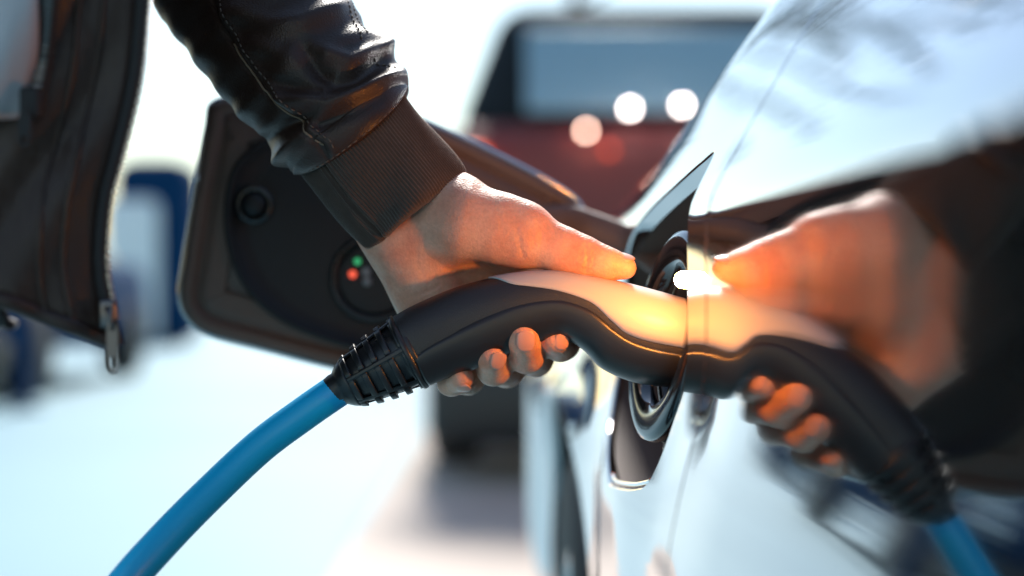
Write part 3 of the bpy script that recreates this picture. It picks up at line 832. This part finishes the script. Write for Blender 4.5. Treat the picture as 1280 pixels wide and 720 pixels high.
folds = [  # polyline on the sleeve, width (px), height (m)
    (zf([(440, 140), (480, 195), (520, 228), (580, 212), (650, 160)]), 11, -.0045),
    (zf([(375, 268), (430, 275), (490, 282), (560, 262), (640, 222), (730, 190)]), 11, .0050),
    (zf([(500, 150), (560, 165), (620, 140), (690, 130)]), 10, .0038),
    (zf([(240, 30), (340, 62), (430, 60), (520, 25)]), 14, .0030),
    (zf([(300, 120), (380, 150), (450, 130)]), 13, .0022),
    (zf([(330, 215), (400, 238), (470, 246)]), 8, -.0024),
    (zf([(400, 330), (480, 335), (560, 310), (640, 270)]), 8, -.0020),
    (zf([(360, 440), (400, 405), (450, 375)]), 13, .0050),
    (zf([(330, 380), (380, 345), (420, 330)]), 8, -.0025),
    (zf([(130, 190), (200, 240), (260, 300)]), 14, .0022),
    (zf([(60, 60), (130, 130), (200, 160)]), 14, .0020),
    (zf([(590, 20), (620, 60), (640, 70)]), 9, -.0030),
    (zf([(660, 130), (672, 150)]), 8, .003), (zf([(600, 10), (612, 30)]), 9, .0035), (zf([(650, 100), (670, 120)]), 8, .0028)]
def pdist(poly, q):
    best = np.full(len(q), 9e9)
    for a, b in zip(poly[:-1], poly[1:]):
        ab = b-a; t = np.clip(((q-a)@ab)/(ab@ab), 0, 1); best = np.minimum(best, np.linalg.norm(q-a-t[:, None]*ab, axis=1))
    return best
SV = np.zeros((NT, NA, 3)); SNn = np.zeros((NT, NA, 3))
for k in range(NT):
    t, n, s = sleeve_frame(k)
    for j in range(NA):
        a = 2*math.pi*j/NA
        r_ = n*math.cos(a)*dprof[k]+s*math.sin(a)*wprof[k]
        SV[k, j] = cc_[k]+r_; SNn[k, j] = r_/np.linalg.norm(r_)
flat = SV.reshape(-1, 3); px = np.stack([640+flat[:, 0]/flat[:, 1]*F, 360-(flat[:, 2]-CAM_H)/flat[:, 1]*F], 1)
ang = np.tile(np.cos(2*np.pi*np.arange(NA)/NA), NT); fw = sstep(ang, -.55, .1)
disp = np.zeros(len(flat))
for poly, wd, h in folds: disp += h*np.exp(-(pdist(poly, px)/wd)**2)*fw
# soft folds all round, also on the far side
kk = np.repeat(np.arange(NT), NA)/NT; jj = np.tile(np.arange(NA), NT)/NA*2*np.pi
disp += .0010*np.sin(kk*46+2.2*np.sin(jj)+1.2*np.sin(2*jj+1))*(.35+.65*(1-fw))*np.clip(kk*12, 0, 1)
disp += .0012*np.sin(kk*90+3*np.cos(jj+.6)+1.7)*np.clip(kk*12, 0, 1)*.6
# hem band: flat topstitched edge at the end
along = np.linalg.norm(flat-np.repeat(cc_[:1], len(flat), 0), axis=1)
ring_i = np.repeat(np.arange(NT), NA)
disp += -.0020*np.exp(-((ring_i-9)/1.8)**2)+.0010*np.exp(-((ring_i-4.5)/3.0)**2)-.006*(ring_i == 0)
# sleeve seam groove
SEAM = np.array([(262, -30), (268, 8), (290, 55), (318, 98), (345, 128), (368, 150), (388, 168), (405, 182), (409, 196)], float)
disp += (-.0018*np.exp(-(pdist(SEAM, px)/3.0)**2)+.0012*np.exp(-(pdist(SEAM+np.array([7, -4]), px)/5)**2))*sstep(ang, 0, .3)
flat2 = flat+SNn.reshape(-1, 3)*disp[:, None]
SV = flat2.reshape(NT, NA, 3)
sleeve = mesh_obj('sleeve', flat2, grid_faces(NT, NA, True), M['leather'], jacket)
def stitches(name, pts, ln, gap, rad, material, parent):
    pts = np.array(pts); L = np.concatenate([[0], np.cumsum(np.linalg.norm(np.diff(pts, axis=0), axis=1))])
    vs, fs = [], []; s = 0
    while s < L[-1]-ln:
        a = np.array([np.interp(s, L, pts[:, q]) for q in range(3)]); b = np.array([np.interp(s+ln, L, pts[:, q]) for q in range(3)])
        t = (b-a)/max(np.linalg.norm(b-a), 1e-9); n = np.array([0, -1., 0]); n -= t*(n@t); n /= np.linalg.norm(n)+1e-9; bb = np.cross(t, n); base = len(vs)
        for q, r_ in ((0, .35), (.25, 1), (.75, 1), (1, .35)):
            for k in range(6):
                an = math.pi*k/3; vs.append(a+(b-a)*q+rad*r_*(math.cos(an)*n+math.sin(an)*bb))
        fs += grid_faces(4, 6, True, base); s += ln+gap
    o = mesh_obj(name, vs, fs, material, parent); return tag(o, kind='stuff')
nrmS = SNn
hs = [SV[10, j]+nrmS[10, j]*.0006 for j in list(range(NA))+[0]]
stitches('hem_stitching', hs, .0026, .0014, .0005, M['thread'], sleeve)
hs = [SV[3, j]+nrmS[3, j]*.0006 for j in list(range(NA))+[0]]
def near_on_sleeve(q, lift=.0006):
    m_ = (ang > 0); dd = np.linalg.norm(px-q, axis=1)+np.where(m_, 0, 1e5); i = np.argsort(dd)[:4]
    wgt = 1/(dd[i]+.3); wgt /= wgt.sum(); return (flat2[i]*wgt[:, None]).sum(0)+np.array([0, -lift, 0])
sp = catmull(SEAM, 120)
stitches('seam_stitching', [near_on_sleeve(q+np.array([9, -5])) for q in sp], .0026, .0014, .0005, M['thread'], sleeve)
tube('seam_piping', [near_on_sleeve(q, .0) for q in catmull(SEAM[2:8], 60)], .0007, M['thread_light'], sleeve, 6)
stitches('cuff_stitching', [near_on_sleeve(q) for q in catmull([(425, -20), (436, 8), (446, 30), (452, 52)], 40)], .0024, .0014, .0005, M['thread'], sleeve)
stitches('cuff_stitching', [near_on_sleeve(q) for q in catmull([(470, 72), (484, 80), (493, 89)], 40)], .0024, .0014, .0005, M['thread'], sleeve)
stitches('cuff_stitching', [near_on_sleeve(q) for q in catmull([(432, -20), (443, 8), (453, 28), (460, 46)], 40)], .0024, .0014, .0005, M['thread'], sleeve)
# ---- ribbed cuff
NK, NR = 46, 720
cent = catmull([tuple(PH(416, 136, .021)), tuple(PH(440, 165, .020)), tuple(PH(485, 222, .0185)), tuple(PH(515, 259, .017)), tuple(PH(526, 272, .017))], NK)
cw = np.interp(np.linspace(0, 1, NK), [0, .12, .4, .75, .93, .98, 1], [.0372, .0378, .0372, .0366, .0362, .0350, .0320])
tc_, _ = frames(cent)
vs = []
t0 = np.array(PH(526, 272, .017))-np.array(PH(450, 177, .020)); t0 /= np.linalg.norm(t0)
n0 = np.array([0, -1., 0]); n0 -= t0*(n0@t0); n0 /= np.linalg.norm(n0); s0 = np.cross(n0, t0)
for k in range(NK):
    q = k/(NK-1)
    for j in range(NR):
        a = 2*math.pi*j/NR
        rib = .00042*math.cos(a*120)*min(1, q*6)*(1 if q < .95 else .5)
        wav = .0013*math.sin(a*2+q*5)*math.sin(q*5+.4)+.0009*math.sin(a*5+q*9)
        sa = (a+.62+.10*q) % (2*math.pi); sa = min(sa, 2*math.pi-sa)     # knitted seam
        groove = -.0022*math.exp(-(sa/.035)**2)+.0008*math.exp(-((sa-.10)/.05)**2)
        r_ = cw[k]+rib+wav+groove
        shear = .0
        vs.append(cent[k]+(n0*math.cos(a)*.90+s0*math.sin(a))*r_)
# turned-in end
fs = grid_faces(NK, NR, True)
cuff = mesh_obj('ribbed_cuff', vs, fs, M['rib'], jacket)

# ------------------------------------------------------------------ background
SX, SY = .60, 5.9
suv = thing('red_suv', 'out of focus red car with dark roof standing behind the silver car', 'car', (0, 0, 0))
rbox('bodywork', (SX, SY+2.2, .95), (1.92, 4.4, 1.10), .14, M['red_paint'], suv, taper=(.94, .97))
cab = rbox('cabin', (SX, SY+1.75, 1.77), (1.72, 3.0, .62), .12, M['black_paint'], suv, taper=(.74, .86))
rbox('rear_window', (SX+.01, SY+.265, 1.745), (1.10, .03, .42), .012, M['suv_glass'], suv, rot=Matrix.Rotation(R(-24), 4, 'X'))
rbox('rear_bumper', (SX, SY+.05, .34), (1.90, .5, .36), .08, M['black_plastic'], suv)
for s in (-1, 1):
    rbox('tail_lamp', (SX+s*.80, SY+.02, 1.18), (.20, .14, .40), .04, M['tail'], suv)
    for yy in (.75, 3.6):
        lathe('wheel', (SX+s*.97, SY+yy, .36), (-s, 0, 0), [(0, .001), (0, .2), (.01, .22), (-.0, .33), (.03, .36), (.2, .36), (.24, .3)], M['tyre'], suv, 32)
rbox('number_plate', (SX, SY-.02, .82), (.5, .02, .12), .005, M['white_panel'], suv)
def add_bright_disc(px_, py_, d_, r_, material):  # small glowing disc set just in front of the tailgate
    c = P(px_, py_, d_)
    lathe('bright_disc', c, (0, -1, 0), [(-.03, r_), (0, r_), (.004, r_*.8), (.006, .0005)], material, suv, 20)
add_bright_disc(788, 135, SY-.03, .011, M['lit']); add_bright_disc(853, 131, SY-.03, .011, M['lit']); add_bright_disc(733, 163, SY-.03, .010, M['lit_dim']); add_bright_disc(762, 187, SY-.06, .014, M['tail'])
dark = thing('dark_blue_car', 'dark blue parked car mostly cut off by the left edge', 'car', (0, 0, 0))
DX, DY = -4.35, 9.6
rbox('bodywork', (DX, DY+2.1, .68), (1.8, 4.2, .72), .16, M['blue_panel'], dark, taper=(.94, .95))
rbox('cabin', (DX, DY+2.2, 1.22), (1.6, 2.4, .46), .14, M['dark_glass'], dark, taper=(.76, .62))
rbox('bumper', (DX, DY+.06, .36), (1.76, .4, .28), .08, M['black_plastic'], dark)
for s_ in (-1, 1):
    rbox('headlamp', (DX+s_*.68, DY+.05, .70), (.34, .14, .14), .04, M['white_panel'], dark)
    for yy in (.8, 3.4):
        lathe('wheel', (DX+s_*.92, DY+yy, .32), (-s_, 0, 0), [(0, .001), (0, .2), (.01, .22), (0, .29), (.03, .32), (.2, .32), (.24, .27)], M['tyre'], dark, 32)
M['leaf'] = mat('leaf', (.03, .075, .06), .5, noise=(.8, (.05, .10, .075), .2))
M['bark'] = mat('bark', (.05, .045, .04), .9, bump=(20, .5, .02))
added_tree = thing('added_tree', 'sparse crown and trunk added behind the red car, for the shoulder of the silver car to mirror', 'added_tree', (0, 0, 0))  # added so the silver shoulder has something to mirror
rng = random.Random(11); TX, TY = .75, 18.0
tips = []
tube('trunk', catmull([(TX, TY, -.02), (TX+.05, TY, 1.5), (TX-.05, TY+.1, 3.2), (TX+.1, TY, 5.2), (TX+.15, TY, 7.2)], 30), np.linspace(.14, .05, 30), M['bark'], added_tree, 14)
for k in range(13):
    z0 = 4.35+k*.22; a = k*2.4; ln = 2.6-.07*k+rng.random()*.8
    p0 = Vector((TX+.05, TY, z0)); dirv = Vector((math.cos(a)*1.15, math.sin(a), .22+rng.random()*.3))
    pts = [p0+dirv*ln*q+Vector((0, 0, .35*math.sin(q*2.6)))+Vector((rng.uniform(-.1, .1), rng.uniform(-.1, .1), 0))*q for q in (0, .3, .6, 1)]
    c = catmull([tuple(p) for p in pts], 12); tube('limb', c, np.linspace(.045, .010, 12), M['bark'], added_tree, 7)
    tips += [c[q] for q in range(3, 12)]
lv, lf = [], []
for tp in tips:
    for q in range(9):
        c = np.array(tp)+np.array([rng.gauss(0, .16), rng.gauss(0, .16), rng.gauss(0, .11)])
        u = Vector((rng.gauss(0, 1), rng.gauss(0, 1), rng.gauss(0, 1))).normalized(); v = u.orthogonal().normalized(); sz = rng.uniform(.06, .11); base = len(lv)
        for a_, b_ in ((-1, 0), (0, .45), (1, 0), (0, -.45)): lv.append(tuple(Vector(c)+u*a_*sz+v*b_*sz))
        lf.append((base, base+1, base+2, base+3))
tag(mesh_obj('crown', lv, lf, M['leaf'], added_tree, smooth=False), kind='stuff')
kx0 = P(134, 300, 20).x; kx1 = P(236, 300, 20).x
kiosk = thing('kiosk', 'out of focus dark blue kiosk with a white front panel', 'kiosk', (0, 0, 0))
rbox('wall', ((kx0+kx1)/2, 20.6, 1.33), (kx1-kx0, 1.2, 2.66), .30, M['blue_panel'], kiosk)
rbox('front_panel', (kx0+.36, 19.9, 1.05), (.78, .3, 2.0), .14, M['white_panel'], kiosk)
bx_ = P(32, 400, 9.4)
boll = thing('bollard', 'blurred slim dark blue bollard below the jacket hem', 'bollard', (0, 0, 0))
lathe('post', (bx_.x, 9.4, 0), (0, 0, 1), [(0, .07), (.02, .07), (.02, .05), (.62, .05), (.66, .045), (.68, .02), (.68, .001)], M['blue_panel'], boll, 24, up=(1, 0, 0))
lathe('base_plate', (bx_.x, 9.4, 0), (0, 0, 1), [(0, .11), (.015, .11), (.02, .10), (.02, .05)], M['blue_panel'], boll, 24, up=(1, 0, 0))
